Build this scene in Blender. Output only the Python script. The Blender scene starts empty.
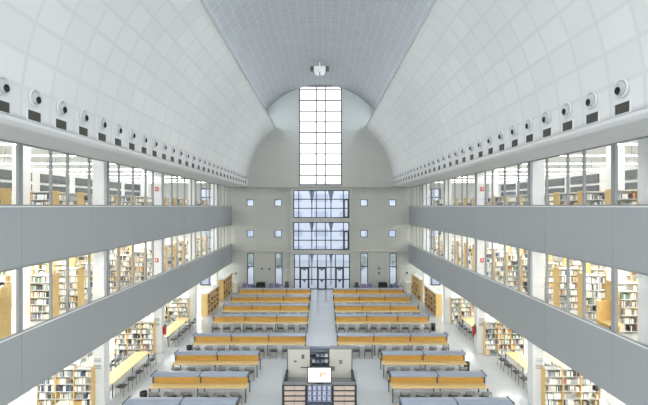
import bpy, math, random
from mathutils import Vector, Matrix
random.seed(7)
C = bpy.context.scene.collection
sc = bpy.context.scene
E = 9.45          # eye height above the ground floor
FAR = 45.2        # end wall
NEAR = -6.0
PI = math.pi

# ------------------------------------------------------------------ materials
def lin(c):
    return tuple(((v/255)/12.92 if v/255 <= .04045 else ((v/255+.055)/1.055)**2.4) for v in c)
MATS = {}
def mat(name, rgb, rough=.5, metal=0., noise=.0, nscale=8., emit=None, spec=.5, bump=0.):
    m = bpy.data.materials.new(name); m.use_nodes = True
    nt = m.node_tree; b = nt.nodes['Principled BSDF']
    col = (*lin(rgb), 1)
    b.inputs['Base Color'].default_value = col
    b.inputs['Roughness'].default_value = rough
    b.inputs['Metallic'].default_value = metal
    b.inputs['Specular IOR Level'].default_value = spec
    if noise or bump:
        tc = nt.nodes.new('ShaderNodeTexCoord'); n = nt.nodes.new('ShaderNodeTexNoise')
        n.inputs['Scale'].default_value = nscale; n.inputs['Detail'].default_value = 3
        nt.links.new(tc.outputs['Object'], n.inputs['Vector'])
        if noise:
            r = nt.nodes.new('ShaderNodeMapRange')
            r.inputs['To Min'].default_value = 1-noise; r.inputs['To Max'].default_value = 1+noise
            nt.links.new(n.outputs['Fac'], r.inputs['Value'])
            mx = nt.nodes.new('ShaderNodeMix'); mx.data_type = 'RGBA'; mx.blend_type = 'MULTIPLY'
            mx.inputs['Factor'].default_value = 1
            mx.inputs[6].default_value = col
            nt.links.new(r.outputs['Result'], mx.inputs[7])
            nt.links.new(mx.outputs[2], b.inputs['Base Color'])
        if bump:
            bp = nt.nodes.new('ShaderNodeBump'); bp.inputs['Strength'].default_value = bump
            nt.links.new(n.outputs['Fac'], bp.inputs['Height']); nt.links.new(bp.outputs['Normal'], b.inputs['Normal'])
    if emit:
        b.inputs['Emission Color'].default_value = (*lin(rgb), 1); b.inputs['Emission Strength'].default_value = emit
    MATS[name] = m
    return m
def wood(name, a, b_, scale=(1.2, 14, 14), rough=.45):
    m = mat(name, a, rough); nt = m.node_tree; b = nt.nodes['Principled BSDF']
    tc = nt.nodes.new('ShaderNodeTexCoord'); mp = nt.nodes.new('ShaderNodeMapping'); mp.inputs['Scale'].default_value = scale
    n = nt.nodes.new('ShaderNodeTexNoise'); n.inputs['Scale'].default_value = 2.2; n.inputs['Detail'].default_value = 5
    n.inputs['Distortion'].default_value = .6
    cr = nt.nodes.new('ShaderNodeValToRGB')
    cr.color_ramp.elements[0].position = .32; cr.color_ramp.elements[0].color = (*lin(a), 1)
    cr.color_ramp.elements[1].position = .68; cr.color_ramp.elements[1].color = (*lin(b_), 1)
    L = nt.links
    L.new(tc.outputs['Object'], mp.inputs['Vector']); L.new(mp.outputs[0], n.inputs['Vector'])
    L.new(n.outputs['Fac'], cr.inputs['Fac']); L.new(cr.outputs[0], b.inputs['Base Color'])
    return m
def tiles(name, rgb, seam, w, h, mort=.03, smooth=.6, rough=.6, uv=True, noise=.03, offset=0., bumpy=.15, var=.04):
    m = mat(name, rgb, rough); nt = m.node_tree; b = nt.nodes['Principled BSDF']; L = nt.links
    tc = nt.nodes.new('ShaderNodeTexCoord'); br = nt.nodes.new('ShaderNodeTexBrick')
    br.offset = offset; br.squash = 1
    br.inputs['Scale'].default_value = 1; br.inputs['Brick Width'].default_value = w; br.inputs['Row Height'].default_value = h
    br.inputs['Mortar Size'].default_value = mort; br.inputs['Mortar Smooth'].default_value = smooth
    c2 = tuple(v*(1-var) for v in rgb)
    br.inputs['Color1'].default_value = (*lin(rgb), 1); br.inputs['Color2'].default_value = (*lin(c2), 1)
    br.inputs['Mortar'].default_value = (*lin(seam), 1)
    L.new(tc.outputs['UV' if uv else 'Object'], br.inputs['Vector'])
    n = nt.nodes.new('ShaderNodeTexNoise'); n.inputs['Scale'].default_value = .6; n.inputs['Detail'].default_value = 4
    L.new(tc.outputs['Object'], n.inputs['Vector'])
    r = nt.nodes.new('ShaderNodeMapRange'); r.inputs['To Min'].default_value = 1-noise; r.inputs['To Max'].default_value = 1+noise
    L.new(n.outputs['Fac'], r.inputs['Value'])
    mx = nt.nodes.new('ShaderNodeMix'); mx.data_type = 'RGBA'; mx.blend_type = 'MULTIPLY'; mx.inputs['Factor'].default_value = 1
    L.new(br.outputs['Color'], mx.inputs[6]); L.new(r.outputs['Result'], mx.inputs[7]); L.new(mx.outputs[2], b.inputs['Base Color'])
    if bumpy:
        bp = nt.nodes.new('ShaderNodeBump'); bp.inputs['Strength'].default_value = bumpy; bp.inputs['Distance'].default_value = .02; bp.invert = True
        L.new(br.outputs['Fac'], bp.inputs['Height']); L.new(bp.outputs['Normal'], b.inputs['Normal'])
    return m
def glass(name, tint=(253, 253, 253), refl=.03):
    m = bpy.data.materials.new(name); m.use_nodes = True; nt = m.node_tree; nt.nodes.clear()
    o = nt.nodes.new('ShaderNodeOutputMaterial'); t = nt.nodes.new('ShaderNodeBsdfTransparent'); g = nt.nodes.new('ShaderNodeBsdfGlossy')
    t.inputs['Color'].default_value = (*lin(tint), 1); g.inputs['Roughness'].default_value = .03; g.inputs['Color'].default_value = (1, 1, 1, 1)
    f = nt.nodes.new('ShaderNodeLayerWeight'); f.inputs['Blend'].default_value = refl
    mx = nt.nodes.new('ShaderNodeMixShader')
    nt.links.new(f.outputs['Facing'], mx.inputs[0]); nt.links.new(t.outputs[0], mx.inputs[1]); nt.links.new(g.outputs[0], mx.inputs[2])
    nt.links.new(mx.outputs[0], o.inputs[0]); MATS[name] = m
    return m

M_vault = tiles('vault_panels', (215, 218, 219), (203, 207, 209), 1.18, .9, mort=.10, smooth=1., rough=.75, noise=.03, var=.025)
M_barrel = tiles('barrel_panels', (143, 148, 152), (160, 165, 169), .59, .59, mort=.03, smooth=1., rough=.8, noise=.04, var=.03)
M_cornice = mat('cornice_plaster', (212, 214, 214), .7, noise=.02, nscale=2)
M_wall = tiles('end_wall_concrete', (186, 189, 184), (172, 175, 171), 2.42, 2.42, mort=.02, smooth=.4, rough=.8, uv=False, noise=.05, bumpy=0, var=.02)
# the brick pattern on the end wall runs over x and z
nt = M_wall.node_tree
_br = [n for n in nt.nodes if n.type == 'TEX_BRICK'][0]; _tc = [n for n in nt.nodes if n.type == 'TEX_COORD'][0]
_s = nt.nodes.new('ShaderNodeSeparateXYZ'); _c = nt.nodes.new('ShaderNodeCombineXYZ')
nt.links.new(_tc.outputs['Object'], _s.inputs[0]); nt.links.new(_s.outputs['X'], _c.inputs['X']); nt.links.new(_s.outputs['Z'], _c.inputs['Y'])
nt.links.new(_c.outputs[0], _br.inputs['Vector'])
M_lunette_light = mat('lunette_light_tone', (176, 184, 184), .8, noise=.03, nscale=1.2)  # bluish tone stands in for the light on the upper end wall
M_parapet = mat('parapet_paint', (162, 168, 171), .55, noise=.015, nscale=1.5)
M_white = mat('white_paint', (236, 238, 236), .6)
M_col = mat('column_paint', (236, 238, 238), .6, noise=.01)
M_floor = tiles('polished_floor', (200, 206, 211), (188, 194, 200), 1.18, 1.18, mort=.012, smooth=.2, rough=.17, uv=False, noise=.05, bumpy=0, var=.02)
M_slabfloor = mat('gallery_floor', (205, 208, 208), .3, noise=.02)
M_frame = mat('grey_frame', (128, 132, 134), .45, metal=.2)
M_mull = mat('light_mullion', (150, 154, 156), .45)
M_dark = mat('dark_frame', (48, 54, 58), .45)
M_black = mat('black_plastic', (26, 28, 30), .5)
M_nozzle = mat('nozzle_metal', (178, 183, 186), .5)
M_grille = mat('grille_dark', (78, 80, 76), .6)
M_hole = mat('nozzle_dark', (30, 32, 33), .6)
M_hood = mat('hood_metal', (160, 172, 190), .35, metal=.15, noise=.02)
M_post = mat('post_metal', (82, 88, 98), .45)
M_chrome = mat('steel_tube', (92, 97, 104), .35, metal=.4)
M_chair = mat('chair_shell', (158, 161, 160), .5, noise=.04)
M_seat = mat('chair_seat', (74, 79, 84), .55)
M_wood = wood('honey_veneer', (212, 162, 76), (230, 186, 102))
M_woodl = wood('maple_desktop', (232, 202, 138), (242, 218, 162))
M_bwood = wood('bookcase_wood', (228, 190, 118), (240, 208, 142), scale=(12, 12, 1.2))
M_shelf = mat('shelf_metal', (216, 220, 220), .4)
M_shelfside = mat('shelf_back', (206, 204, 194), .6)
M_panel = mat('cabinet_panel', (226, 225, 214), .5)
M_red = mat('red_paint', (190, 52, 40), .4)
M_redc = mat('alarm_red', (214, 96, 88), .5)
M_signink = mat('sign_ink', (150, 154, 156), .6)
M_tube = mat('lamp_tube', (255, 252, 244), .5, emit=8.8)
M_lampbody = mat('lamp_body', (225, 228, 228), .5)
M_louver = mat('dark_louvre', (96, 102, 104), .6)
M_screen = mat('screen_white', (236, 238, 246), .3, emit=.42)
M_orange = mat('screen_orange', (226, 160, 90), .3, emit=.3)
M_glass = glass('clear_glass')
M_bglass = glass('blue_glass', (236, 240, 248))
M_fold = mat('file_pink', (222, 202, 188), .6, noise=.05)
M_brochure = mat('brochure_blue', (206, 210, 236), .5, noise=.1)
M_tree = mat('foliage', (206, 216, 204), .9, noise=.2, nscale=4)
M_plaza = mat('plaza_stone', (190, 192, 192), .8, noise=.04)
M_facade = mat('facade_pale', (238, 240, 243), .7)
M_fwin = mat('facade_window', (212, 218, 228), .4)
M_funnel = mat('funnel_concrete', (160, 168, 180), .7)
M_purple = mat('violet_cloth', (150, 140, 178), .9, noise=.1)
M_teal = mat('blue_plastic', (96, 118, 146), .7, noise=.1)
BOOK = [mat('book_cover_'+n, c, .6) for n, c in (('cream', (226, 220, 204)), ('white', (238, 238, 234)), ('grey', (158, 160, 160)),
        ('navy', (70, 84, 112)), ('red', (168, 100, 86)), ('black', (62, 62, 62)), ('ochre', (206, 172, 110)), ('green', (112, 142, 120)))]
M_page = mat('book_pages', (240, 236, 224), .8)
BCOL = ['cream', 'white', 'grey', 'navy blue', 'red', 'black', 'ochre', 'green']
BW = [6, 6, 5, 1.5, .7, 2.4, 2.2, .8]

# ------------------------------------------------------------------ geometry helpers
class MB:
    def __init__(s): s.v = []; s.f = []; s.m = []; s.sm = []; s.uv = None
    def box(s, x0, x1, y0, y1, z0, z1, mi=0):
        if x0 > x1: x0, x1 = x1, x0
        if y0 > y1: y0, y1 = y1, y0
        if z0 > z1: z0, z1 = z1, z0
        n = len(s.v)
        s.v += [(x0,y0,z0),(x1,y0,z0),(x1,y1,z0),(x0,y1,z0),(x0,y0,z1),(x1,y0,z1),(x1,y1,z1),(x0,y1,z1)]
        for q in ((0,3,2,1),(4,5,6,7),(0,1,5,4),(1,2,6,5),(2,3,7,6),(3,0,4,7)):
            s.f.append(tuple(n+i for i in q)); s.m.append(mi); s.sm.append(False)
        return s
    def bbox(s, x0, x1, y0, y1, z0, z1, b=.01, mi=0):
        """box with its vertical and top edges chamfered"""
        n = len(s.v)
        for z, k in ((z0, 0), (z1-b, 0), (z1, b)):
            c = b
            s.v += [(x0+c+k*0+(k), y0+k, z), (x1-c-k, y0+k, z), (x1-k, y0+c+k, z), (x1-k, y1-c-k, z), (x1-c-k, y1-k, z), (x0+c+k, y1-k, z), (x0+k, y1-c-k, z), (x0+k, y0+c+k, z)]
        for r in (0, 8):
            for i in range(8):
                j = (i+1) % 8
                s.f.append((n+r+i, n+r+j, n+r+8+j, n+r+8+i)); s.m.append(mi); s.sm.append(False)
        s.f.append(tuple(n+7-i for i in range(8))); s.f.append(tuple(n+16+i for i in range(8))); s.m += [mi, mi]; s.sm += [False, False]
        return s
    def tube(s, p, q, r, r2=None, n=8, mi=0, caps=True, smooth=True):
        p = Vector(p); q = Vector(q); r2 = r if r2 is None else r2
        d = (q-p).normalized(); a = d.orthogonal().normalized(); b = d.cross(a)
        k = len(s.v)
        for P, R in ((p, r), (q, r2)):
            for i in range(n):
                t = 2*PI*i/n; s.v.append(tuple(P+a*math.cos(t)*R+b*math.sin(t)*R))
        for i in range(n):
            j = (i+1) % n; s.f.append((k+i, k+j, k+n+j, k+n+i)); s.m.append(mi); s.sm.append(smooth)
        if caps:
            s.f.append(tuple(k+n-1-i for i in range(n))); s.f.append(tuple(k+n+i for i in range(n))); s.m += [mi, mi]; s.sm += [False, False]
        return s
    def path(s, pts, r, n=6, mi=0):
        for a, b in zip(pts[:-1], pts[1:]): s.tube(a, b, r, n=n, mi=mi)
        return s
    def lathe(s, prof, n=20, mi=0, axis='z', o=(0,0,0)):
        k = len(s.v)
        for (r, h) in prof:
            for i in range(n):
                t = 2*PI*i/n; x, y = r*math.cos(t), r*math.sin(t)
                s.v.append((o[0]+x, o[1]+y, o[2]+h) if axis == 'z' else (o[0]+h, o[1]+x, o[2]+y))
        for a in range(len(prof)-1):
            for i in range(n):
                j = (i+1) % n; s.f.append((k+a*n+i, k+a*n+j, k+(a+1)*n+j, k+(a+1)*n+i)); s.m.append(mi); s.sm.append(True)
        return s
    def prism(s, poly, axis, a, b, mi=0):
        """poly: 2-D points; axis x: (y,z) extruded in x; y: (x,z); z: (x,y)"""
        k = len(s.v); n = len(poly)
        for w in (a, b):
            for (u, t) in poly:
                s.v.append((w, u, t) if axis == 'x' else (u, w, t) if axis == 'y' else (u, t, w))
        for i in range(n):
            j = (i+1) % n; s.f.append((k+i, k+j, k+n+j, k+n+i)); s.m.append(mi); s.sm.append(False)
        s.f.append(tuple(k+n-1-i for i in range(n))); s.f.append(tuple(k+n+i for i in range(n))); s.m += [mi, mi]; s.sm += [False, False]
        return s
    def mesh(s, name, mats):
        me = bpy.data.meshes.new(name); me.from_pydata(s.v, [], s.f)
        for m in (mats if isinstance(mats, (list, tuple)) else [mats]): me.materials.append(m)
        me.polygons.foreach_set('material_index', s.m); me.polygons.foreach_set('use_smooth', s.sm); me.update()
        return me
    def build(s, name, mats, parent=None, loc=(0,0,0)):
        o = bpy.data.objects.new(name, s.mesh(name, mats)); C.objects.link(o); o.location = loc
        if parent: o.parent = parent
        return o
def B(*a): return MB().box(*a)
def tag(o, label, cat, group=None, kind=None):
    o['label'] = label; o['category'] = cat
    if group: o['group'] = group
    if kind: o['kind'] = kind
    return o
def struct(o): o['kind'] = 'structure'; return o
def thing(name, label, cat, loc=(0,0,0), rz=0, group=None):
    o = bpy.data.objects.new(name, None); C.objects.link(o); o.location = loc; o.rotation_euler = (0,0,rz); o.empty_display_size = .2
    return tag(o, label, cat, group)
KIDS = {}
def part(name, mb, m, parent, label=None):
    o = mb.build(name, m, parent)
    KIDS.setdefault(parent.name, []).append(o)
    if label: o['label'] = label
    return o
def dup(root, loc, rz=None, label=None, group=None):
    r = root.copy(); C.objects.link(r); r.location = loc
    if rz is not None: r.rotation_euler = (0,0,rz)
    if label: r['label'] = label
    if group: r['group'] = group
    for ch in KIDS.get(root.name, []):
        c = ch.copy(); C.objects.link(c); c.parent = r
        KIDS.setdefault(r.name, []).append(c)
        for g in KIDS.get(ch.name, []):
            d = g.copy(); C.objects.link(d); d.parent = c
    return r
ORD = ['first','second','third','fourth','fifth','sixth','seventh','eighth','ninth','tenth','eleventh','twelfth','thirteenth','fourteenth','fifteenth',
 'sixteenth','seventeenth','eighteenth','nineteenth','twentieth','twenty-first','twenty-second','twenty-third','twenty-fourth','twenty-fifth','twenty-sixth',
 'twenty-seventh','twenty-eighth','twenty-ninth','thirtieth','thirty-first','thirty-second']
SIDE = {-1: 'left', 1: 'right'}

# ------------------------------------------------------------------ shell: floors, ceilings, parapets, columns
def plane_mb(x0, x1, y0, y1, z, th): return B(x0, x1, y0, y1, z-th, z)
struct(plane_mb(-20, 20, NEAR, FAR, 0, .3).build('floor', M_floor))
LV = [('ground', 0, E-6.5), ('middle', E-5.2, E-2.1), ('upper', E-.85, E+3.1)]   # floor z, ceiling z
EMID, EUP = E-4.29, E      # parapet tops
for s in (-1, 1):
    sd = SIDE[s]
    # gallery slabs (floor of the level above, ceiling of the one below)
    for nm, z0, z1 in (('middle', E-6.4, E-5.2), ('upper', E-2.05, E-.85)):
        struct(B(s*10.071, s*20, NEAR, FAR, z0+.02, z1).build('floor_'+nm+'_'+sd, [M_white]))
        struct(B(s*10.26, s*20, NEAR, FAR, z1+.002, z1+.02).build('floor_finish_'+nm+'_'+sd, [M_slabfloor]))
    struct(B(s*10.2, s*20.2, NEAR, FAR, E+3.1, E+3.4).build('ceiling_'+sd, M_white))
    # parapets, panelled along the hall
    for nm, z0, z1 in (('middle', E-6.42, E-4.29), ('upper', E-2.05, E)):
        mb = MB(); ys = [NEAR]; y = 1.4
        while y < FAR: ys.append(y); y += 4.05
        ys.append(FAR)
        for a, b in zip(ys[:-1], ys[1:]): mb.box(s*10.0, s*10.03, a+.008, b-.008, z0, z1-.04)
        mb.box(s*10.028, s*10.07, NEAR, FAR, z0+.002, z1-.04)
        mb.box(s*9.99, s*10.09, NEAR, FAR, z1-.04, z1-.0, 1)
        struct(mb.build('wall_parapet_'+nm+'_'+sd, [M_parapet, M_white]))
    struct(B(s*20, s*20.2, NEAR, FAR, 0, E+3.1).build('wall_'+sd, M_white))
    # cornice: soffit and lip
    mb = MB(); poly = [(s*10.3, E+2.12), (s*8.3, E+2.16), (s*8.22, E+2.19), (s*8.18, E+2.24), (s*8.14, E+2.3), (s*8.14, E+2.42), (s*8.4, E+2.5), (s*10.3, E+2.5)]
    if s > 0: poly = poly[::-1]
    mb.prism(poly, 'y', NEAR, FAR)
    struct(mb.build('trim_cornice_'+sd, M_cornice))
    struct(B(s*10.15, s*10.5, NEAR, FAR, E+2.5, E+3.1).build('wall_bulkhead_'+sd, M_white))

def arc_shell(name, cx, cz, r, a0, a1, n, m, th=.25):
    """cylinder shell along y, angles from +x axis; uv = (y, arc length)"""
    v = []; f = []; uv = []
    for i in range(n+1):
        a = a0+(a1-a0)*i/n
        for R in (r, r+th):
            for y in (NEAR, FAR): v.append((cx+R*math.cos(a), y, cz+R*math.sin(a)))
    for i in range(n):
        k = i*4; u0 = r*(a1-a0)*i/n; u1 = r*(a1-a0)*(i+1)/n; L0, L1 = NEAR-11.04+1.18*20, FAR-11.04+1.18*20
        f.append((k, k+1, k+5, k+4)); uv.append([(L0, u0), (L1, u0), (L1, u1), (L0, u1)])
        f.append((k+2, k+6, k+7, k+3)); uv.append([(L0, u0), (L0, u1), (L1, u1), (L1, u0)])
    for k in (0, n*4): f.append((k, k+2, k+3, k+1)); uv.append([(0, 0)]*4)
    me = bpy.data.meshes.new(name); me.from_pydata(v, [], f); me.materials.append(m)
    ul = me.uv_layers.new(name='UVMap'); i = 0
    for fi, q in enumerate(uv):
        for t in q: ul.data[i].uv = t; i += 1
    me.polygons.foreach_set('use_smooth', [j < 2*n for j in range(len(f))]); me.update()
    o = bpy.data.objects.new(name, me); C.objects.link(o); return struct(o)
VC, VR = E+2.5, 8.14
a_top = math.atan2(8.93-2.5, 5.07)
a_lo = math.asin(-.1/VR)
arc_shell('ceiling_vault_right', 0, VC, VR, a_lo, a_top, 40, M_vault)
arc_shell('ceiling_vault_left', 0, VC, VR, PI-a_lo, PI-a_top, 40, M_vault)
UC, UR = E+5.92, 7.75
ua = math.asin((8.93-5.92)/UR)
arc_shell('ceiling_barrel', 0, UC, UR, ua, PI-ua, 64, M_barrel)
for s in (-1, 1):   # unseen ledge added to stop outside light between vault edge and high barrel
    struct(B(s*5.3, s*7.3, NEAR, FAR, E+8.86, E+8.92).build('trim_ledge_'+SIDE[s], M_cornice))

# ------------------------------------------------------------------ end walls
def fx(x): return (x-322)/8.85+.17
def fz(y): return E+(206-y)/8.85
def holed(name, x0, x1, z0, z1, y0, y1, holes, mats, yy=None):
    xs = sorted({x0, x1, *[h[0] for h in holes], *[h[1] for h in holes]}); zs = sorted({z0, z1, *[h[2] for h in holes], *[h[3] for h in holes]})
    inh = lambda x, z: any(h[0] < x < h[1] and h[2] < z < h[3] for h in holes)
    v = {}; V = []; F = []
    def vid(x, y, z):
        k = (round(x,4), round(y,4), round(z,4))
        if k not in v: v[k] = len(V); V.append((x, y, z))
        return v[k]
    solid = [[not inh((xs[i]+xs[i+1])/2, (zs[j]+zs[j+1])/2) for j in range(len(zs)-1)] for i in range(len(xs)-1)]
    for i in range(len(xs)-1):
        for j in range(len(zs)-1):
            if not solid[i][j]: continue
            a, b, c, d = xs[i], xs[i+1], zs[j], zs[j+1]
            F.append((vid(a,y0,c), vid(b,y0,c), vid(b,y0,d), vid(a,y0,d)))
            F.append((vid(a,y1,c), vid(a,y1,d), vid(b,y1,d), vid(b,y1,c)))
            for di, dj, q in ((-1,0,((a,c),(a,d))), (1,0,((b,d),(b,c))), (0,-1,((b,c),(a,c))), (0,1,((a,d),(b,d)))):
                ii, jj = i+di, j+dj
                if 0 <= ii < len(xs)-1 and 0 <= jj < len(zs)-1 and solid[ii][jj]: continue
                (p, r), (t, w) = q
                F.append((vid(p,y0,r), vid(t,y0,w), vid(t,y1,w), vid(p,y1,r)))
    me = bpy.data.meshes.new(name); me.from_pydata(V, [], F); me.materials.append(mats); me.update()
    import bmesh; bm = bmesh.new(); bm.from_mesh(me); bmesh.ops.recalc_face_normals(bm, faces=bm.faces); bm.to_mesh(me); bm.free()
    o = bpy.data.objects.new(name, me); C.objects.link(o); return struct(o)
TALL = (fx(299), fx(342), fz(185.3), E+13.62)
W1 = (fx(293.3), fx(349.3), fz(218), fz(190)); W2 = (fx(293.3), fx(349.3), fz(250), fz(222)); W3 = (fx(293.9), fx(350), 0.0, fz(253.8))
SQ = [(fx(a), fx(b), fz(d), fz(c)) for a, b in ((246.7, 253.7), (274.5, 281.7), (360.3, 367.7), (389, 396.2)) for c, d in ((199.3, 206.3), (230, 237.3))]
SL = [(fx(a), fx(b), fz(285.5), fz(253)) for a, b in ((247, 254), (275, 282.4), (360.5, 368), (389.6, 396.8))]
AW = []
for s in (-1, 1):
    for z0, z1 in ((E-9.0, E-6.9), (E-4.9, E-2.7), (E-.55, E+2.0)):
        a, b = (s*11.6, s*13.6) if s > 0 else (s*13.6, s*11.6)
        AW.append((a, b, z0, z1))
holes = [TALL, W1, W2, W3] + SQ + SL + AW
holed('wall_far', -20.2, 20.2, 0, E+14.6, FAR, FAR+.4, holes, M_wall)
# raised concrete surround of the middle bays
holed('trim_surround', fx(290), fx(352.6), 0, fz(187.4), FAR-.3, FAR-.003, [W1, W2, (W3[0], W3[1], -1, W3[3])], M_wall)
struct(B(-10, 10, FAR-.4, FAR-.003, fz(187.3), fz(186.1)).build('trim_string_upper', M_wall))
struct(B(-10, fx(290)-.004, FAR-.16, FAR-.003, fz(251.6), fz(250.4)).build('trim_string_lower_left', M_wall))
struct(B(fx(352.6)+.004, 10, FAR-.16, FAR-.003, fz(251.6), fz(250.4)).build('trim_string_lower_right', M_wall))
# lunette panel above the vault edges; its colour and dipping edge imitate light
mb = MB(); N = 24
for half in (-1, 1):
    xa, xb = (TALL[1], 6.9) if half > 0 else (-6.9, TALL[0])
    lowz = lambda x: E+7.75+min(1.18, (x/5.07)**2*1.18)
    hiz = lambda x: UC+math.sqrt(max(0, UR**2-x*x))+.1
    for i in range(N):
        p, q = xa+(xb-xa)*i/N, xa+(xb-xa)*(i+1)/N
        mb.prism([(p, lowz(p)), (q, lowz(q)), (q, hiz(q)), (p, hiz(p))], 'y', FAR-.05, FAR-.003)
struct(mb.build('wall_lunette_light', M_lunette_light))
# near end wall (behind the camera); its big window is added for light
NW = [(-6, 6, E-6, E+9)]
holed('wall_near', -20.2, 20.2, 0, E+14.6, NEAR-.4, NEAR, NW, M_wall)

WN = [0]
def window(rect, xs, zs, y=FAR+.12, fr=.06, gm=M_bglass, fm=M_dark, thick=()):
    """frame, mullions (xs), transoms (zs), one glass part per light"""
    WN[0] += 1
    x0, x1, z0, z1 = rect
    w = bpy.data.objects.new('window_%d' % WN[0], None); C.objects.link(w); struct(w); w.location = ((x0+x1)/2, y, z0)
    ox, oz = (x0+x1)/2, z0
    mb = MB()
    for a, b, c, d in ((x0, x0+fr, z0, z1), (x1-fr, x1, z0, z1), (x0+fr, x1-fr, z0, z0+fr), (x0+fr, x1-fr, z1-fr, z1)):
        mb.box(a-ox, b-ox, -.05, .05, c-oz, d-oz)
    part('window_frame', mb, fm, w)
    for x in xs: part('mullion', B(x-fr/2-ox, x+fr/2-ox, -.045, .045, z0+fr-oz, z1-fr-oz), fm, w)
    for z in zs:
        part('transom', B(x0+fr-ox, x1-fr-ox, -.03, .03, z-fr/2-oz, z+fr/2-oz), fm, w)
    X = [x0]+list(xs)+[x1]; Z = [z0]+list(zs)+[z1]
    for a, b in zip(X[:-1], X[1:]):
        for c, d in zip(Z[:-1], Z[1:]):
            part('pane', B(a+.03-ox, b-.03-ox, -.006, .006, c+.03-oz, d-.03-oz), gm, w)
    return w
ty = [fz(89.5+10.72*i) for i in range(9)][::-1]
tw = window(TALL, [fx(316.3), fx(325.3)], ty, gm=M_glass, fm=M_dark, fr=.12)
for W in (W1, W2):
    h = W[3]-W[2]
    o = window(W, [fx(298.7), fx(316.3), fx(325.3), fx(343.5)], [W[2]+h*.345, W[2]+h*.67], fr=.1)
    ox, oz = (W[0]+W[1])/2, W[2]; a, b = fx(343.9)-ox, W[1]-.08-ox; c, d = .06, h*.67
    mb = MB()
    for q in ((a, a+.12, c, d), (b-.12, b, c, d), (a+.12, b-.12, c, c+.12), (a+.12, b-.12, d-.12, d)): mb.box(q[0], q[1], -.09, -.052, q[2], q[3])
    part('casement', mb, M_dark, o)
o = window(W3, [fx(x) for x in (299.7, 309, 317.4, 326.2, 335.4, 343.6)], [fz(279.6), fz(267.4)], fr=.1)
for k, (a, b) in enumerate(((300.2, 308.6), (317.9, 325.8), (335.9, 343.2))):   # three glazed doors in the entrance screen
    d = bpy.data.objects.new('door_%d' % (k+1), None); C.objects.link(d); struct(d)
    xa, xb = fx(a), fx(b); hgt = fz(267.8); d.location = ((xa+xb)/2, FAR-.01, 0); hw = (xb-xa)/2
    mb = MB()
    for q in ((-hw, -hw+.11, 0, hgt), (hw-.11, hw, 0, hgt), (-hw+.11, hw-.11, 0, .14), (-hw+.11, hw-.11, hgt-.14, hgt)): mb.box(q[0], q[1], -.03, .03, q[2], q[3])
    part('door_frame', mb, M_dark, d)
    part('closer', B(-.16, .16, -.08, -.035, hgt-.28, hgt-.16), M_dark, d)
    part('door_handle', MB().box(-.18, .18, -.09, -.035, 1.0, 1.1).box(-.05, .05, -.085, -.035, .82, 1.0), M_dark, d)
for r in SQ: window(r, [], [], fr=.07)
for r in SL: window(r, [], [fz(266.6)], fr=.08)
for r in AW:
    w_ = r[1]-r[0]; window(r, [r[0]+w_*.5], [r[2]+(r[3]-r[2])*.6], fr=.12, gm=M_bglass)
window(NW[0], [-3, 0, 3], [E-3, E, E+3, E+6], y=NEAR-.2, fr=.1, gm=M_glass, fm=M_frame)  # frame and panes of the added window behind the camera

# ------------------------------------------------------------------ outside
struct(B(-60, 60, FAR+.4, FAR+60, -.3, -.02).build('ground', M_plaza))
fb = thing('building', 'pale building seen through the entrance doors', 'building', (0, FAR+24, 0))
part('facade', B(-26, 26, 0, 8, 0, 13.6), M_facade, fb)
for i in range(-4, 5):
    for z in (1.2, 4.2, 7.2, 10.2): part('building_window', B(i*4.4-1.2, i*4.4+1.2, -.06, -.01, z, z+1.3), M_fwin, fb)
fun = None
for i, x in enumerate((311.8, 331)):
    X = (x-322)/400*(FAR+3)+.17
    lab = '%s grey funnel-headed concrete column outside the entrance glazing' % ('left' if i == 0 else 'right')
    if fun is None:
        fun = thing('funnel_column', lab, 'column', (X, FAR+3, 0), group='funnel columns outside')
        for zt in (E-5.35, E-1.75, E+1.8):
            part('funnel_head', MB().lathe([(.001, zt-1.5), (.06, zt-1.5), (.14, zt-1.0), (.36, zt), (.36, zt+.1), (.001, zt+.1)]), M_funnel, fun)
        part('shaft', MB().tube((0,0,-.02), (0,0,E+1.7), .07, n=12), M_funnel, fun)
    else: dup(fun, (X, FAR+3, 0), label=lab)
for i, (x, h) in enumerate(((-9.6, 4.0), (-5.0, 3.4), (5.2, 3.6), (9.9, 4.2))):
    t = thing('tree', 'small green tree outside, %s from the left beyond the slit windows' % ORD[i], 'tree', (x, FAR+7, -.02), group='trees outside the end wall')
    part('trunk', MB().tube((0,0,0), (0,0,h*.5), .12, .07), M_bwood, t)
    mb = MB(); rr = random.Random(i)
    for k in range(260):
        u, v = rr.random()*2*PI, math.acos(2*rr.random()-1); R = h*.3*(.5+.5*rr.random()); c = Vector((R*math.sin(v)*math.cos(u), R*math.sin(v)*math.sin(u), h*.65+R*1.15*math.cos(v)))
        a = Vector((rr.uniform(-1,1), rr.uniform(-1,1), rr.uniform(-1,1))).normalized()*.2; b = a.orthogonal()*.7
        n = len(mb.v); mb.v += [tuple(c-a), tuple(c+b), tuple(c+a), tuple(c-b)]; mb.f.append((n,n+1,n+2,n+3)); mb.m.append(0); mb.sm.append(False)
    part('crown', mb, M_tree, t)

# ------------------------------------------------------------------ columns
COLY = [12.1+6.75*i for i in range(-2, 5)]
for s in (-1, 1):
    for k, y in enumerate(COLY):
        for xx in (10.1, 13.9):
            if xx > 13 and y > 36: continue
            nm = 'column_'
            mb = MB()
            for z0, z1 in ((0, E-6.4), (E-5.18, E-2.04), (E-.83, E+3.1)):
                mb.bbox(s*xx if s > 0 else s*xx-.55, s*xx+.55 if s > 0 else s*xx, y, y+.5, z0+.001, z1-.001, b=.012)
            struct(mb.build('column', M_col))

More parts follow.
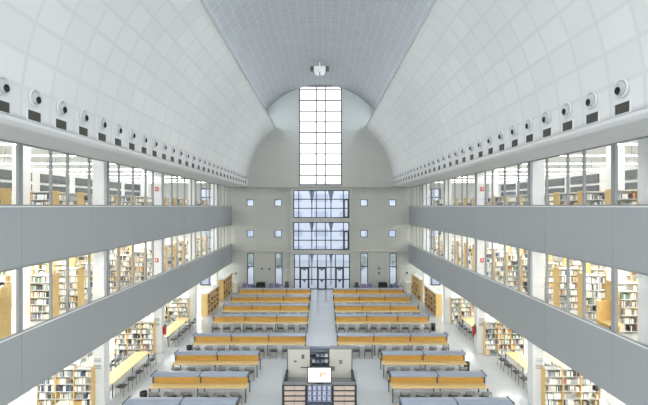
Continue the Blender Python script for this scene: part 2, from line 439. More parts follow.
# ------------------------------------------------------------------ gallery glazing
pat = [1.5, 1.0, 1.55]
def ybreaks():
    ys = [13.5]; 
    while ys[-1] < FAR-1.2:
        for d in (1.55, 1.0, 1.5): ys.append(ys[-1]+d)
    ys = [y for y in ys if y < FAR-.3]
    pre = [13.5]
    while pre[-1] > 4:
        for d in (1.5, 1.0, 1.55): pre.append(pre[-1]-d)
    return sorted(set(pre[1:]+ys))
YB = ybreaks()
thickset = {round(13.5+4.05*k, 2) for k in range(-3, 9)}
for s in (-1, 1):
    for nm, z0, z1 in (('upper', E, E+2.13), ('middle', E-4.29, E-2.06)):
        WN[0] += 1
        w = bpy.data.objects.new('window_%d' % WN[0], None); C.objects.link(w); struct(w); w.location = (s*10.04, 0, z0)
        h = z1-z0
        part('rail', B(-.03, .03, YB[0], FAR, 0, .05), M_mull, w)
        part('rail', B(-.03, .03, YB[0], FAR, h-.05, h), M_mull, w)
        for i, y in enumerate(YB):
            t = .09 if i % 3 == YB.index(13.5) % 3 and y < 14 else .035
            if y > 14: t = .03
            part('mullion', B(-.05, .05, y-t, y+t, .05, h-.05), M_mull, w)
        yy = YB+[FAR]
        for a, b in zip(yy[:-1], yy[1:]):
            part('pane', B(-.005, .005, a+.04, b-.04, .05, h-.05), M_glass, w)

# ------------------------------------------------------------------ vault diffusers and grilles
grl = dif = None
for s in (-1, 1):
    for k in range(29):
        y = 10.45+1.18*k+(-.1 if s < 0 else .14)
        zz = E+2.59; x = math.sqrt(VR**2-(.09)**2)-.012
        lab = 'dark grille under the vault, %s from the front on the %s side' % (ORD[k], SIDE[s])
        if grl is None:
            grl = thing('air_grille', lab, 'grille', (s*x, y, zz-.14), 0, 'air grilles along both vaults')
            mb = MB()
            for a, b, c, d in ((-.28, .28, -.02, 0), (-.28, .28, .28, .3), (-.28, -.26, 0, .28), (.26, .28, 0, .28)): mb.box(-.02, .02, a, b, c, d)
            part('frame', mb, M_cornice, grl)
            mb = B(-.004, .004, -.26, .26, 0, .28)
            for q in range(9): mb.box(.004, .014, -.26, .26, .012+q*.03, .024+q*.03)
            part('louvre', mb, M_grille, grl)
        else: dup(grl, (s*x, y, zz-.14), 0 if s < 0 else PI, label=lab)
        zd = E+3.12; x = math.sqrt(VR**2-.62**2)-.015
        lab = 'round air nozzle above the grilles, %s from the front on the %s side' % (ORD[k], SIDE[s])
        if k == 0:
            dif = thing('air_nozzle', lab, 'air nozzle', (s*x, y, zd), 0, 'round air nozzles along both vaults')
            dif.rotation_euler = (0, .076, 0 if s < 0 else PI)
            part('ring', MB().lathe([(.25, 0), (.255, .03), (.24, .05), (.215, .05), (.2, .0), (.18, .0)], axis='x', n=24), M_cornice, dif)
            # ball turned towards the end wall, its outlet low and off centre
            def skew(prof):
                mb = MB(); n_ = 20
                for (r_, h_, q_) in prof:
                    for i in range(n_):
                        t_ = 2*PI*i/n_; mb.v.append((h_, (-s)*(q_*.055)+r_*math.cos(t_), -q_*.05+r_*math.sin(t_)))
                for a_ in range(len(prof)-1):
                    for i in range(n_):
                        j = (i+1) % n_; mb.f.append((a_*n_+i, a_*n_+j, (a_+1)*n_+j, (a_+1)*n_+i)); mb.m.append(0); mb.sm.append(True)
                return mb
            part('ball', skew([(.178, .0, 0), (.172, .03, .1), (.155, .055, .5), (.105, .075, 1)]), M_nozzle, dif)
            part('outlet', skew([(.105, .075, 1), (.098, .08, 1.05), (.09, .078, 1.05), (.085, .03, 1), (.001, .03, 1)]), M_hole, dif)
        else: dup(dif, (s*x, y, zd), label=lab)
# the copies on the right are turned round, their balls too

# floodlight units under the crown (farthest in view; nearer ones added for light)
for fi, fy in enumerate((38.0, 22.0, 10.0, -2.0)):
    cl = thing('ceiling_floodlight', 'white double floodlight under the barrel crown, %s from the end wall, added beyond the first' % ORD[fi], 'light', (-.05, fy, E+12.6), group='floodlights under the crown')
    part('bracket', B(-.06, .06, -.06, .06, .62, 1.06), M_white, cl)
    part('housing', MB().bbox(-.55, .55, -.25, .25, .25, .62, b=.03), M_white, cl)
    for s in (-1, 1):
        part('end_cap', B(s*.56, s*.88, -.2, .2, .2, .62), M_grille, cl)
        part('lamp_head', MB().prism([(s*.08, -.2), (s*.45, -.08), (s*.5, .24), (s*.05, .24)][::s], 'y', -.24, .1), M_white, cl)
    l = bpy.data.lights.new('floodlight', 'AREA'); l.shape = 'RECTANGLE'; l.size = 1.4; l.size_y = .5; l.energy = 170; l.color = (1, .99, .97); l.spread = math.radians(125)
    lo = bpy.data.objects.new('floodlight', l); C.objects.link(lo); lo.location = (-.05, fy, E+12.36)

# ------------------------------------------------------------------ gallery ceiling lamps
lamp = None
for s in (-1, 1):
    for nm, zc in (('middle', E-2.03), ('upper', E+3.1), ('ground', E-6.38)):
        k = 0
        y = 9.5 if nm != 'upper' else 8.7
        step = {'middle': 1.85, 'upper': 3.7, 'ground': 2.3}[nm]
        while y < FAR-1:
            lab = 'linear ceiling lamp over the %s %s gallery, %s from the front' % (SIDE[s], nm, ORD[k])
            if nm == 'ground': lab = 'linear ceiling lamp over the %s ground-floor aisle, %s from the front' % (SIDE[s], ORD[k])
            hang = .5 if nm == 'upper' else 0
            clash = any(abs(y-(cy+.25)) < .36 for cy in COLY)
            yy_ = y+.5 if clash else y
            if nm == 'upper':
                if k == 0:
                    ulamp = thing('ceiling_lamp', lab, 'lamp', (s*15.5, yy_, zc-.55), group='linear lamps over the galleries')
                    part('lamp_body', B(-4, 4, -.06, .06, -.06, -.0), M_lampbody, ulamp)
                    part('tube', B(-3.95, 3.95, -.035, .035, -.085, -.062), M_tube, ulamp)
                    for q in (-3, 0, 3): part('hanger', B(q-.01, q+.01, -.01, .01, 0, .549), M_frame, ulamp)
                else: dup(ulamp, (s*15.5, yy_, zc-.55), label=lab)
            elif lamp is None:
                lamp = thing('ceiling_lamp', lab, 'lamp', (s*15.5, yy_, zc), group='linear lamps over the galleries')
                part('lamp_body', B(-4, 4, -.18, .18, -.07, -.0), M_lampbody, lamp)
                part('tube', B(-3.95, 3.95, -.15, .15, -.095, -.072), M_tube, lamp)
            else: dup(lamp, (s*15.5, yy_, zc-hang*.001), label=lab)
            k += 1; y += step
# dark louvred window bands on the outer walls of the galleries
for s in (-1, 1):
    WN[0] += 1
    o = MB()
    for q in range(10):
        y = 4+q*4.1
        for z0, z1 in ((E+.95, E+1.5), (E+1.7, E+2.3)):
            o.box(s*19.9, s*19.99, y, y+3.2, z0, z1)
    oo = struct(o.build('window_%d' % WN[0], M_louver))

# ------------------------------------------------------------------ bookcases and books
def bookcase_parts(t, L, H, nb, ns, D=.3, wood_ends=True, double=True):
    """local: x 0..L, front at y=0 facing -y; shelves at both sides of a thin back when double"""
    dep = D*2 if double else D
    for i in range(nb+1):
        x = L*i/nb
        part('side_panel', MB().bbox(x-.02 if i else 0, x+.02 if i < nb else L, 0, dep, 0, H, b=.003), M_bwood, t)
    for j in range(ns+1):
        z = .1+(H-.15)*j/ns
        mb = MB()
        for i in range(nb):
            mb.box(L*i/nb+.021, L*(i+1)/nb-.021, .01, D-.012, z-.025, z)
            if double: mb.box(L*i/nb+.021, L*(i+1)/nb-.021, D+.012, dep-.01, z-.025, z)
        part('shelf', mb, M_shelf, t)
    part('back_panel', B(.021, L-.021, D-.01, D+.01, .05, H-.02), M_shelfside, t)
stuffv = MB()
def fill_books(x0, x1, yf, z, hmax, acc, rng, full=.8, tmul=1., face=-1):
    """a row of books between x0 and x1 standing at depth yf on z; acc(x, t, h, d, ci)"""
    x = x0+.01
    while x < x1-.05:
        if rng.random() > full:
            x += rng.uniform(.06, .25); continue
        run = rng.randint(3, 9); ci = rng.choices(range(8), BW)[0]; hh = rng.uniform(.6, .92)*hmax
        for _ in range(run):
            t = rng.uniform(.025, .05)*tmul
            if x+t > x1-.015: return
            h = hh*rng.uniform(.92, 1.04); c = ci if rng.random() < .6 else rng.choices(range(8), BW)[0]
            acc(x, t-.002, h, rng.uniform(.17, .22), c)
            x += t
def stuff_acc(yf, z):
    def f(x, t, h, d, c): stuffv.box(x, x+t, yf+.02, yf+.02+d, z+.001, z+h, c)
    return f
bookmesh = []
for ci in range(8):
    mb = MB(); mb.box(0, .12, 0, 1, 0, 1, 0); mb.box(.88, 1, 0, 1, 0, 1, 0); mb.box(.12, .88, 0, .06, 0, 1, 0); mb.box(.12, .88, .06, .96, .02, .98, 1)
    bookmesh.append(mb.mesh('book', [BOOK[ci], M_page]))
NB = [0]
def indiv_acc(yf, z, where):
    def f(x, t, h, d, c):
        if NB[0] >= 300: return stuffv.box(x, x+t, yf+.02, yf+.02+d, z+.001, z+h, c)
        NB[0] += 1
        o = bpy.data.objects.new('book', bookmesh[c]); C.objects.link(o); o.location = (x, yf+.02, z+.001); o.scale = (t, d, h)
        tag(o, '%s book standing on %s' % (BCOL[c], where), 'book', 'books on the nearest ground-floor bookcases')
    return f
rng = random.Random(3)
GB = []   # ground bookcases: side, y, x inner, bays
for s in (-1, 1):
    for k, y in enumerate((11.3, 18.0, 25.2, 31.85)):
        xi = (10.7, 10.2, 10.45, 10.45)[k]
        for part_i, (xa, L, nb) in enumerate(((xi, 2.46, 3), (14.55, 4.8, 6))):
            x0 = s*xa if s > 0 else s*xa-L
            if k == 0 and part_i == 1: continue
            where = ('inner', 'outer')[part_i]
            t = thing('bookcase', 'maple bookcase on the %s ground floor, %s from the front in the %s line' % (SIDE[s], ORD[k], where), 'bookcase', (x0, y, 0), group='ground-floor bookcases')
            bookcase_parts(t, L, 2.15, nb, 6, double=False)
            for j in range(6):
                z = .1+(2.15-.15)*j/6
                for i in range(nb):
                    # individuals: topmost three shelves of the bookcases next to the second column
                    ind = (k == 1 and part_i == 0 and j >= 2)
                    w = 'shelf %s from the top in the %s inner bookcase' % (ORD[5-j], SIDE[s])
                    if ind: w = 'the %s shelf down of the second %s ground-floor bookcase' % (ORD[5-j], SIDE[s])
                    a = indiv_acc(y, z, w) if ind and (NB[0] < 300 if s > 0 else NB[0] < 150) else stuff_acc(y, z)
                    fill_books(x0+L*i/nb+.03, x0+L*(i+1)/nb-.03, y, z, .29, a, rng)
# gallery stacks
STY = [10.65, 12.5, 14.35, 16.2, 18.0] + [19.95+1.85*i for i in range(13)]
for lev, zf, H, ns in (('middle', E-5.18, 2.1, 6), ('upper', E-.83, 1.52, 4)):
    for s in (-1, 1):
        proto = None
        for k, y in enumerate(STY):
            y = y+.0
            if y > FAR-2.5: continue
            if k == 3 and s < 0: y = 15.15
            L = .98; nb = 1
            x0 = s*12.0 if s > 0 else s*12.0-L
            lab = 'maple-ended bookcase on the %s %s gallery, %s from the front in the inner line' % (SIDE[s], lev, ORD[k])
            if proto is None:
                proto = thing('bookcase', lab, 'bookcase', (x0, y, zf), group='gallery bookcases'); bookcase_parts(proto, L, H, nb, ns, D=.26)
            else: dup(proto, (x0, y, zf), label=lab)
            for j in range(ns):
                z = zf+.1+(H-.15)*j/ns
                for i in range(nb): fill_books(x0+L*i/nb+.03, x0+L*(i+1)/nb-.03, y, z, .29, stuff_acc(y, z), rng, tmul=1 if y < 20 else 1.5)
        proto = None
        for k, y in enumerate(STY[3:12]):
            L = 4.0; nb = 5; x0 = s*14.8 if s > 0 else s*14.8-L
            lab = 'maple-ended bookcase on the %s %s gallery, %s from the front in the outer line' % (SIDE[s], lev, ORD[k])
            if proto is None:
                proto = thing('bookcase', lab, 'bookcase', (x0, y, zf), group='gallery bookcases'); bookcase_parts(proto, L, H, nb, ns, D=.26)
            else: dup(proto, (x0, y, zf), label=lab)
            for j in range(ns):
                z = zf+.1+(H-.15)*j/ns
                for i in range(nb): fill_books(x0+L*i/nb+.03, x0+L*(i+1)/nb-.03, y, z, .29, stuff_acc(y, z), rng, tmul=1.5)
# low bookcases along the far end of the hall
for s in (-1, 1):
    for k, (ya, n, H, dx) in enumerate(((34.2, 4, 1.95, 0), (39.7, 4, 2.15, .12))):
        L = n*.95; t = thing('low_bookcase', '%s low maple pigeonhole bookcase beside the %s reading tables, white top' % (('nearer', 'farther')[k], SIDE[s]), 'bookcase', ((9.9 if s > 0 else -9.6), ya, 0), group='low bookcases by the end wall')
        xa, xb = (0, s*.55); 
        for i in range(n+1):
            y = L*i/n; part('side_panel', B(xa, xb, y, y+.05, 0, H-.04), M_bwood, t)
        for j in range(5):
            z = .06+(H-.12)*j/4
            mb = MB()
            for i in range(n): mb.box(xa+s*.002, xb-s*.002, L*i/n+.052, L*(i+1)/n-.002, z-.03, z)
            part('shelf', mb, M_bwood, t)
        part('back_panel', B(s*.27, s*.29, .06, L-.01, .07, H-.07), M_post, t)
        part('top', B(-s*.02, s*.57, -.02, L+.07, H-.038, H), M_white, t)
        r3 = random.Random(k+s)
        for j in range(4):
            z = .06+(H-.12)*j/4
            for i in range(n):
                y = L*i/n+.1+ya
                while y < ya+L*(i+1)/n-.12:
                    w = r3.uniform(.05, .09)
                    if r3.random() < .7: stuffv.box((9.9 if s > 0 else -9.6)+s*.04, (9.9 if s > 0 else -9.6)+s*.24, y, y+w-.006, z+.001, z+r3.uniform(.2, .3)*(H/2), r3.choice([6, 6, 0, 4, 5, 3]))
                    y += w
bk = stuffv.build('books', BOOK); tag(bk, 'rows of mixed library books filling the bookcases on every level', 'books', kind='stuff')

# ------------------------------------------------------------------ reading tables
def make_table(loc, L, nb, label, group):
    t = thing('reading_table', label, 'table', loc, group=group); h = L/2
    part('desktop', MB().bbox(-h, h, -.62, .62, .715, .75, b=.008), M_woodl, t)
    for i in range(nb):
        a, b = -h+L*i/nb, -h+L*(i+1)/nb
        part('divider_panel', B(a+.03, b-.03, -.05, .05, .751, 1.14), M_wood, t)
        hd = MB(); hd.prism([(-.32, 1.15), (.32, 1.15), (.32, 1.175), (.06, 1.225), (-.06, 1.225), (-.32, 1.175)], 'x', a+.02, b-.02)
        ho = part('lamp_hood', hd, M_hood, t)
        o = B(a+.15, b-.15, -.3, -.22, 1.13, 1.149).build('tube', M_lampbody, ho)
        KIDS.setdefault(ho.name, []).append(o)
    for i in range(nb+1):
        x = -h+L*i/nb
        part('post', MB().box(x-.028, x+.028, -.1, .1, .751, 1.145).box(x-.018, x+.018, -.325, .325, 1.15, 1.235), M_post, t)
        for yy in (-.56, .56):
            x_ = min(max(x, -h+.04), h-.04)
            part('leg', MB().box(x_-.025, x_+.025, yy-.025, yy+.025, 0, .714), M_post, t)
        part('foot_bar', B(min(max(x,-h+.04),h-.04)-.02, min(max(x,-h+.04),h-.04)+.02, -.534, .534, .66, .712), M_post, t)
    return t
ROWS = [  # y centre, left (x0,x1), right (x0,x1), bays
 (17.0, (-8.05, -3.32), (3.58, 8.28), 2),
 (19.75, (-8.05, -3.37), (3.60, 8.24), 2),
 (22.6, (-8.0, -3.30), (3.60, 8.24), 2),
 (25.8, (-7.98, -.83), (1.20, 8.25), 3),
 (30.35, (-8.0, -.88), (1.22, 8.28), 3),
 (33.6, (-8.05, -.95), (1.24, 8.25), 3),
 (36.8, (-8.15, -.97), (1.25, 8.3), 3),
 (40.1, (-8.15, -.98), (1.25, 8.3), 3)]
# chair prototype: faces +y (towards its table)
def make_chair(loc, rz, label):
    t = thing('shell_chair', label, 'chair', loc, rz, 'grey shell chairs at the reading tables')
    n = 9; mb = MB()
    # seat: rounded dished slab
    ring = []
    for i in range(20):
        a = 2*PI*i/20; ca, sa = math.cos(a), math.sin(a)
        ring.append((.225*math.copysign(abs(ca)**.6, ca), .21*math.copysign(abs(sa)**.6, sa)))
    k = 0
    for z, sc_ in ((.435, .97), (.45, 1.0), (.462, .96)):
        for (x, y) in ring: mb.v.append((x*sc_, y*sc_, z))
    mb.v.append((0, 0, .452)); mb.v.append((0, 0, .435))
    for r in (0, 20):
        for i in range(20):
            j = (i+1) % 20; mb.f.append((r+i, r+j, r+20+j, r+20+i)); mb.m.append(0); mb.sm.append(True)
    for i in range(20):
        j = (i+1) % 20; mb.f.append((40+i, 40+j, 60)); mb.f.append((j, i, 61)); mb.m += [0, 0]; mb.sm += [True, True]
    part('seat', mb, M_seat, t)
    # backrest: curved plate with rounded outline
    mb = MB(); nu, nv = 10, 5; th = .018
    for side in (0, 1):
        for iv in range(nv+1):
            v = -1+2*iv/nv
            for iu in range(nu+1):
                u = -1+2*iu/nu
                w = .25*(1-.18*abs(v)**2.5); x = u*w; hh = .1*(1-.25*abs(u)**3)
                y = -.235+.07*u*u-.02*v; z = .72+v*hh
                mb.v.append((x, y-(th if side else 0), z))
    s1 = (nu+1)*(nv+1); idx = lambda s_, iv, iu: s_*s1+iv*(nu+1)+iu
    for iv in range(nv):
        for iu in range(nu):
            mb.f.append((idx(0,iv,iu), idx(0,iv+1,iu), idx(0,iv+1,iu+1), idx(0,iv,iu+1))); mb.f.append((idx(1,iv,iu), idx(1,iv,iu+1), idx(1,iv+1,iu+1), idx(1,iv+1,iu)))
    for iu in range(nu):
        mb.f.append((idx(0,0,iu), idx(0,0,iu+1), idx(1,0,iu+1), idx(1,0,iu))); mb.f.append((idx(0,nv,iu), idx(1,nv,iu), idx(1,nv,iu+1), idx(0,nv,iu+1)))
    for iv in range(nv):
        mb.f.append((idx(0,iv,0), idx(1,iv,0), idx(1,iv+1,0), idx(0,iv+1,0))); mb.f.append((idx(0,iv,nu), idx(0,iv+1,nu), idx(1,iv+1,nu), idx(1,iv,nu)))
    mb.m = [0]*len(mb.f); mb.sm = [True]*len(mb.f)
    part('backrest', mb, M_chair, t)
    for sx in (-1, 1):
        part('leg', MB().tube((sx*.235, .2, 0), (sx*.215, .17, .43), .012, n=6), M_chrome, t)
        part('leg', MB().path([(sx*.235, -.24, 0), (sx*.22, -.2, .43), (sx*.2, -.205, .7)], .012), M_chrome, t)
    part('seat_frame', MB().path([(-.215, .17, .425), (.215, .17, .425), (.22, -.2, .425), (-.22, -.2, .425), (-.215, .17, .425)], .01), M_chrome, t)
    return t
chair0 = None
rc = random.Random(11)
for k, (y, lx, rx, nb) in enumerate(ROWS):
    for s, (a, b) in ((-1, lx), (1, rx)):
        a += y/200-.18; b += y/200-.18; L = b-a; xc = (a+b)/2
        lab = '%s %s-bay reading table from the front on the %s side of the hall' % (ORD[k], {2: 'two', 3: 'three'}[nb], SIDE[s])
        lab = 'reading table with maple top and %s blue-grey hoods, %s from the front, %s' % ({2: 'two', 3: 'three'}[nb], ORD[k], SIDE[s])
        make_table((xc, y, 0), L, nb, lab, 'hooded reading tables in the hall')
        n = nb*3
        for i in range(n):
            bay = L/nb; x = a+bay*(i//3)+bay*((i % 3)+.5)/3+rc.uniform(-.04, .04)+(.02 if i % 3 == 0 else -.02 if i % 3 == 2 else 0)
            if k == 1 and s > 0: x += .12
            far_from_aisle = (n-1-i) if s < 0 else i
            cl_ = 'grey shell chair at the %s %s reading table, %s from the centre aisle' % (ORD[k], SIDE[s], ORD[far_from_aisle])
            p = (x, y-.62-rc.uniform(.24, .33), 0); r = rc.uniform(-.16, .16)
            if chair0 is None: chair0 = make_chair(p, r, cl_)
            else: dup(chair0, p, r, label=cl_)
# side tables in the ground-floor aisles
for s in (-1, 1):
    xi = 10.0 if s < 0 else 10.95
    for k, (y0, y1) in enumerate(((13.3, 16.9), (19.6, 23.9), (26.7, 31.2))):
        for j, off in enumerate((0, 2.0)):
            if j == 1 and (k == 0 or k == 2): continue
            xa = s*(xi+.1+off); xb = xa+s*.85
            if k == 0 and j == 0 and s > 0: pass
            t = thing('side_table', '%s long maple table in the %s aisle%s, %s pair of legs showing' % (ORD[k], SIDE[s], '' if j == 0 else ' deeper in', 'steel'), 'table', ((xa+xb)/2, (y0+y1)/2, 0), group='long tables in the side aisles')
            t['label'] = 'long plain maple table in the %s aisle, %s from the front%s' % (SIDE[s], ORD[k], '' if j == 0 else ', second line from hall')
            hl = (y1-y0)/2
            part('desktop', MB().bbox(-.43, .43, -hl, hl, .715, .75, b=.008), M_woodl, t)
            for yy in (-hl+.1, 0, hl-.1):
                for sx in (-1, 1): part('leg', B(sx*.38-.02, sx*.38+.02, yy-.02, yy+.02, 0, .714), M_post, t)
            n = int((y1-y0)/.72)
            for q in range(n):
                for side in (-1, 1):
                    xx = (xa+xb)/2+side*(.43+rc.uniform(.2, .27)); yy = y0+(y1-y0)*(q+.5)/n
                    if any(abs(yy-(cy+.25)) < .55 for cy in COLY): continue
                    cl_ = 'grey shell chair, %s aisle, %s %stable, %s side, %s from front' % (SIDE[s], ORD[k], 'outer ' if j else '', 'hall' if side == -s else 'wall', ORD[q])
                    dup(chair0, (xx, yy, 0), (PI/2 if side > 0 else -PI/2)+rc.uniform(-.1, .1), label=cl_, group='grey shell chairs at the aisle tables')
# bins
bin0 = None
for x, y, l in ((-8.42, 19.25, 'beside the second left reading table'), (-8.33, 25.6, 'beside the fourth left reading table'), (8.45, 22.9, 'beside the third right reading table'), (8.62, 30.4, 'beside the fifth right reading table')):
    lab = 'black waste bin '+l
    if bin0 is None:
        bin0 = thing('waste_bin', lab, 'bin', (x, y, 0), group='black waste bins')
        part('bin_body', MB().lathe([(.001, 0), (.15, 0), (.17, .5), (.155, .5), (.135, .02), (.001, .02)], n=18), M_black, bin0)
        part('rim', MB().lathe([(.172, .49), (.178, .5), (.172, .515), (.16, .515), (.156, .5)], n=18), M_post, bin0)
    else: dup(bin0, (x, y, 0), label=lab)

# ------------------------------------------------------------------ information desk
KX = .05
dk = thing('information_desk', 'dark framed information desk with pigeonhole front in the middle of the hall', 'desk', (KX, 18.7, 0))
hw = 1.7
part('counter_top', MB().bbox(-hw, hw, 0, .3, 1.08, 1.12, b=.01), M_frame, dk)
part('work_surface', B(-hw+.1, hw-.1, .47, 1.6, .7, .74), M_frame, dk)
part('keyboard', B(-.9, -.5, .8, 1.0, .741, .77), M_black, dk)
mb = MB()
for x in (-hw, -.62, .62, hw): mb.box(x-.04, x+.04, 0, .46, 0, 1.079)
part('frame', mb, M_dark, dk)
for a, b in ((-hw, -.62), (.62, hw)):
    mb = MB()
    for j in range(5): mb.box(a+.041, b-.041, 0, .46, .05+j*.245, .09+j*.245)
    part('shelf', mb, M_dark, dk)
    for j in range(4):
        for i in range(2):
            w = (b-a-.09)/2; x0 = a+.045+i*w
            part('drawer', B(x0+.01, x0+w-.01, .03, .44, .095+j*.245, .28+j*.245), M_fold, dk)
mb = MB()
for j in range(5): mb.box(-.579, .579, .02, .46, .05+j*.245, .07+j*.245)
part('rack_shelf', mb, M_hood, dk)
part('rack_back', B(-.579, .579, .44, .46, .08, 1.03), M_hood, dk)
for s in (-1, 1):
    part('side_counter', MB().box(s*1.6, s*1.72, .5, 1.75, .98, 1.1).box(s*1.66, s*1.72, .5, 1.75, 0, .979), M_dark, dk)
    part('side_screen', B(s*1.76, s*1.785, .1, 1.6, .0, 1.45), M_glass, dk)
br0 = None
bi = 0
for j in range(3):
    for i in range(5):
        x = KX-.46+i*.23; z = .07+(j+1)*.245+.002
        lab = 'leaflet stack in the desk rack, %s from left, %s row up' % (ORD[i], ORD[j])
        o = bpy.data.objects.new('leaflet_stack', None)
        me = MB().bbox(-.08, .08, 0, .2, 0, .19, b=.004).mesh('leaflet_stack', M_brochure) if br0 is None else br0
        br0 = me
        o = bpy.data.objects.new('leaflet_stack', me); C.objects.link(o); o.location = (x, 18.78, z); tag(o, lab, 'leaflets', 'leaflet stacks in the desk rack')
mo = thing('monitor', 'large lit white display in a black frame standing on the information desk', 'screen', (KX, 18.8, 1.121))
part('bezel', MB().bbox(-.57, .57, -.02, .06, .02, .77, b=.015), M_black, mo)
part('stand', MB().box(-.16, .16, -.08, .12, 0, .02).box(-.04, .04, .061, .1, .02, .3), M_black, mo)
part('screen', B(-.53, .53, -.03, -.021, .06, .73), M_screen, mo)
part('screen_drawing', MB().box(-.35, .1, -.036, -.031, .45, .47).box(.05, .34, -.036, -.031, .44, .5).box(.02, .12, -.036, -.031, .3, .44), M_orange, mo)
for s in (-1, 1):
    xa, xb = (-1.63, -.5) if s < 0 else (.5, 1.63)
    t = thing('display_cabinet', 'tall cream cabinet at the %s of the information desk with small dark labels' % SIDE[s], 'cabinet', (KX, 20.5, 0), group='cabinets behind the information desk')
    part('body', MB().bbox(xa, xb, 0, .5, 0, 2.1, b=.01), M_panel, t)
    part('edge_trim', MB().box(s*1.632, s*1.68, -.02, .5, 0, 2.11).box(xa, xb, .0, .5, 2.101, 2.12), M_frame, t)
    if s < 0: marks = ((-.86, 1.62, .14, .22), (-.8, 1.15, .35, .05), (-1.25, 1.45, .14, .08)); 
    else: marks = ((1.08, 1.35, .16, .22), (.66, 1.0, .24, .24))
    for (x, z, w, h) in marks:
        mb = MB()
        if h > .1:
            for q in range(3): mb.box(x-w/2, x+w/2, -.012, -.001, z+q*h/3+.008, z+(q+1)*h/3-.008)
        else: mb.box(x-w/2, x+w/2, -.012, -.001, z, z+h)
        part('label_plate', mb, M_post if s < 0 else M_frame, t)
t = thing('document_shelf', 'dark open shelving between the two cream cabinets behind the monitor', 'shelf', (KX, 20.5, 0))
for j in range(7): part('shelf', B(-.48, .48, 0, .45, .15+j*.3, .18+j*.3), M_post, t)
part('upright', B(-.498, -.482, 0, .45, 0, 2.1), M_dark, t); part('upright', B(.482, .498, 0, .45, 0, 2.1), M_dark, t)
part('back_panel', B(-.48, .48, .455, .47, .05, 2.1), M_hood, t)
rb = random.Random(5)
for j in range(3, 6):
    for i in range(4):
        if rb.random() < .8:
            x = KX-.4+i*.22; o = MB().bbox(0, .17, 0, .25, 0, .16, b=.004).build('box_file', rb.choice([M_hood, M_white, M_frame]))
            o.location = (x, 20.6, .181+j*.3); tag(o, 'box file on the document shelf, %s from left, %s shelf up' % (ORD[i], ORD[j]), 'box file', 'box files behind the desk')

# ------------------------------------------------------------------ far end furniture
for s, x in ((-1, -6.55), (1, 6.55)):
    x = fx(263) if s < 0 else fx(380.5)
    t = thing('photocopier', 'black copy machine against the end wall, %s of the entrance' % SIDE[s], 'copier', (x, 43.6, 0), group='copiers by the end wall')
    part('body', MB().bbox(-.48, .48, -.35, .35, 0, .95, b=.03), M_black, t)
    part('lid', MB().bbox(-.46, .46, -.33, .33, .955, 1.12, b=.03), M_black, t)
    part('paper_tray', B(-.36, .36, -.4, -.352, .55, .75), M_grille, t, 'grey paper tray')
def counter(x0, x1, y, h, label, m, name='reception_counter', cat='counter', d=.6):
    t = thing(name, label, cat, ((x0+x1)/2, y, 0)); w = (x1-x0)/2
    part('body', MB().bbox(-w, w, 0, d, 0, h-.04, b=.01), m, t); part('top', MB().bbox(-w-.03, w+.03, -.03, d+.03, h-.039, h, b=.01), M_white, t)
counter(fx(231), fx(240), 43.9, 1.05, 'low white cabinet at the left end of the end wall', M_panel, 'low_cabinet', 'cabinet')
counter(fx(403.5), fx(412), 43.9, 1.05, 'low white cabinet at the right end of the end wall', M_panel, 'low_cabinet', 'cabinet')
for i, (x, m, h, yy) in enumerate(((246.6, M_purple, 1.0, 43.7), (252.2, M_purple, .8, 44.3), (256.2, M_teal, .8, 43.3), (272.5, M_purple, .95, 43.7), (278, M_purple, .85, 44.3), (287.5, M_post, 1.05, 44.2), (356.2, M_post, 1.0, 44.2), (363, M_purple, .95, 43.7), (368.6, M_purple, .85, 44.3), (388.6, M_teal, 1.0, 43.3), (394.2, M_purple, .95, 44.2))):
    t = thing('lounge_chair', 'upholstered armchair by the end wall, %s from the left' % ORD[i], 'chair', (fx(x), yy, 0), group='armchairs by the end wall')
    hh = h
    part('seat', MB().bbox(-.2, .2, -.25, .2, .12, .45, b=.04), m, t); part('backrest', MB().bbox(-.2, .2, .2, .34, .12, hh, b=.05), m, t)
    for sx in (-1, 1): part('armrest', MB().bbox(sx*.23-.03, sx*.23+.03, -.25, .34, .12, .62, b=.015), m, t)
    part('foot_frame', MB().box(-.2, -.16, -.2, .3, 0, .12).box(.16, .2, -.2, .3, 0, .12), M_post, t)
# small round wall devices and socket boxes on the end wall
for i, (x, y) in enumerate(((236, 273.6), (262, 268.6), (269.5, 269), (379, 273), (379, 268.3), (407, 273))):
    o = MB().tube((0, -.06, 0), (0, -.0, 0), .13, n=16).build('wall_speaker', M_louver, loc=(fx(x), FAR-.005, fz(y)))
    tag(o, 'small round grey device on the end wall, %s from the left' % ORD[i], 'wall device', 'round devices on the end wall')
for i, x in enumerate((-4.25, 4.0)):
    x = fx(286.5) if i == 0 else fx(352)
    o = B(-.06, .06, -.04, 0, -.06, .06).build('wall_lamp', M_lampbody, loc=(x+.05*i, FAR-.15*i-.004, fz(270)))
    tag(o, 'tiny pale box lamp on the wall %s of the entrance' % SIDE[-1 if i == 0 else 1], 'light')

# ------------------------------------------------------------------ column signs, alarms, extinguishers
n = 0
for s in (-1, 1):
    for k in (1, 2):
        y = COLY[k+2]; x = s*10.4
        t = thing('column_sign', 'pale sign with two blocks of grey lines on the %s %s column' % (ORD[k-1], SIDE[s]), 'sign', (x, y-.006, 1.75), group='signs on the columns')
        for q in (0, .3):
            mb = MB()
            for j in range(3): mb.box(-.17, .17, -.008, -.002, q+.04+j*.07, q+.075+j*.07)
            part('text_block', mb, M_signink, t)
        part('plate', B(-.2, .2, -.002, .004, 0, .58), M_white, t)
    for lv, z in (('middle', E-3.6), ('upper', E+.95)):
        t = thing('fire_alarm', 'small red alarm box on a white column of the %s %s gallery' % (SIDE[s], lv), 'alarm', (s*10.4, COLY[4]-.071, z), group='red alarm boxes on the columns')
        part('box', MB().bbox(-.11, .11, 0, .07, 0, .26, b=.01), M_redc, t); part('button', B(-.04, .04, -.008, -.001, .09, .17), M_white, t)
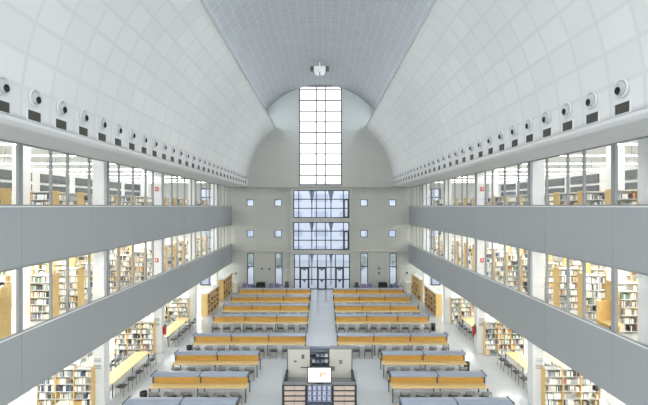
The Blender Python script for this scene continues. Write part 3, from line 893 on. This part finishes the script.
for s in (-1, 1):
    t = thing('fire_extinguisher', 'red fire extinguisher hung on the hall side of the second %s column' % SIDE[s], 'extinguisher', (s*9.985, COLY[4]+.25, 1.15), group='fire extinguishers on the columns')
    part('bracket', B(s*.088, s*.113, -.05, .05, .1, .5), M_black, t)
    part('cylinder', MB().lathe([(.001, 0), (.085, 0), (.09, .03), (.09, .46), (.06, .53), (.03, .56), (.001, .56)], n=16), M_red, t)
    part('valve', MB().box(-.03, .03, -.03, .03, .561, .62).box(-.02, .12, -.015, .015, .6, .63), M_black, t)
    part('hose', MB().path([(.05, 0, .6), (.13, 0, .5), (.13, 0, .2)], .012), M_black, t)
# wooden carrels at the front of the middle galleries
for s in (-1, 1):
    t = thing('study_carrel', 'maple study carrel with tall side panel on the %s middle gallery' % SIDE[s], 'desk', (s*11.9, 15.1 if s > 0 else 14.9, E-5.18), group='study carrels')
    t.location = (s*11.45, 15.3, E-5.18) if s > 0 else (-11.3, 14.3, E-5.18)
    part('side_panel', MB().prism([(-.12, 0), (.3, 0), (.3, 1.9), (-.12, 1.9)], 'x', -.02, .02), M_bwood, t)
    part('desktop', B(-.55, -.021, -.4, .3, .7, .74), M_woodl, t)
    part('back_panel', B(-.55, -.021, .301, .33, .0, 1.5), M_bwood, t)
    part('leg', B(-.53, -.49, -.36, -.32, 0, .7), M_post, t)

# ------------------------------------------------------------------ lights
def area(name, loc, rot, sx, sy, power, col=(1,1,1), spread=PI):
    l = bpy.data.lights.new(name, 'AREA'); l.shape = 'RECTANGLE'; l.size = sx; l.size_y = sy; l.energy = power; l.color = col; l.spread = spread
    o = bpy.data.objects.new(name, l); C.objects.link(o); o.location = loc; o.rotation_euler = rot; return o
def aim(o, d): o.rotation_euler = Vector(d).to_track_quat('-Z', 'Y').to_euler()
LY = FAR-NEAR
for s in (-1, 1):     # added unseen strip lights above the vault edges, brightening the vaults
    o = area('vault_fill_light', (s*6.3, 26.5, E+9.7), (0,0,0), 34, 1.3, 590, (.97, .985, 1))
    d = Vector((-s, 0, -.42)).normalized(); yv = Vector((0, 1, 0))
    z = -d; x = yv; y_ = z.cross(x).normalized()
    o.rotation_euler = Matrix((x, y_, z)).transposed().to_euler()
for s in (-1, 1):
    area('upper_gallery_fill', (s*15.1, 24, E+3.08), (0,0,0), 9, 40, 640, (1, .995, .98))  # added glowing planes that brighten the upper gallery ceilings
o = area('near_fill_light', (0, NEAR+.1, E+1.5), (0,0,0), 12, 15, 900, (.985, .99, 1)); aim(o, (0, 1, -.1))  # added unseen fill from behind the camera, brightening the hall
o = area('end_window_daylight', (fx(320.5), FAR+.38, E+7.9), (0,0,0), 4.8, 11.3, 100, (.96, .98, 1)); aim(o, (0, -1, 0))
wd = bpy.data.worlds.new('sky'); sc.world = wd; wd.use_nodes = True
bg = wd.node_tree.nodes['Background']; bg.inputs['Color'].default_value = (.96, .98, 1, 1); bg.inputs['Strength'].default_value = 1.0

# ------------------------------------------------------------------ camera and view
cam = bpy.data.cameras.new('camera'); co = bpy.data.objects.new('camera', cam); C.objects.link(co)
co.location = (.17, 0, E); co.rotation_euler = (PI/2, 0, 0)
cam.sensor_width = 36; cam.lens = 400/648*36; cam.shift_y = 3.5/648; cam.shift_x = 2/648; cam.clip_end = 300
sc.camera = co
sc.view_settings.view_transform = 'Standard'; sc.view_settings.look = 'None'; sc.view_settings.gamma = 1
sc.view_settings.exposure = 1.1
sc.cycles.use_denoising = True
sc.cycles.max_bounces = 10; sc.cycles.diffuse_bounces = 5; sc.cycles.transparent_max_bounces = 16
sc.cycles.sample_clamp_indirect = 6
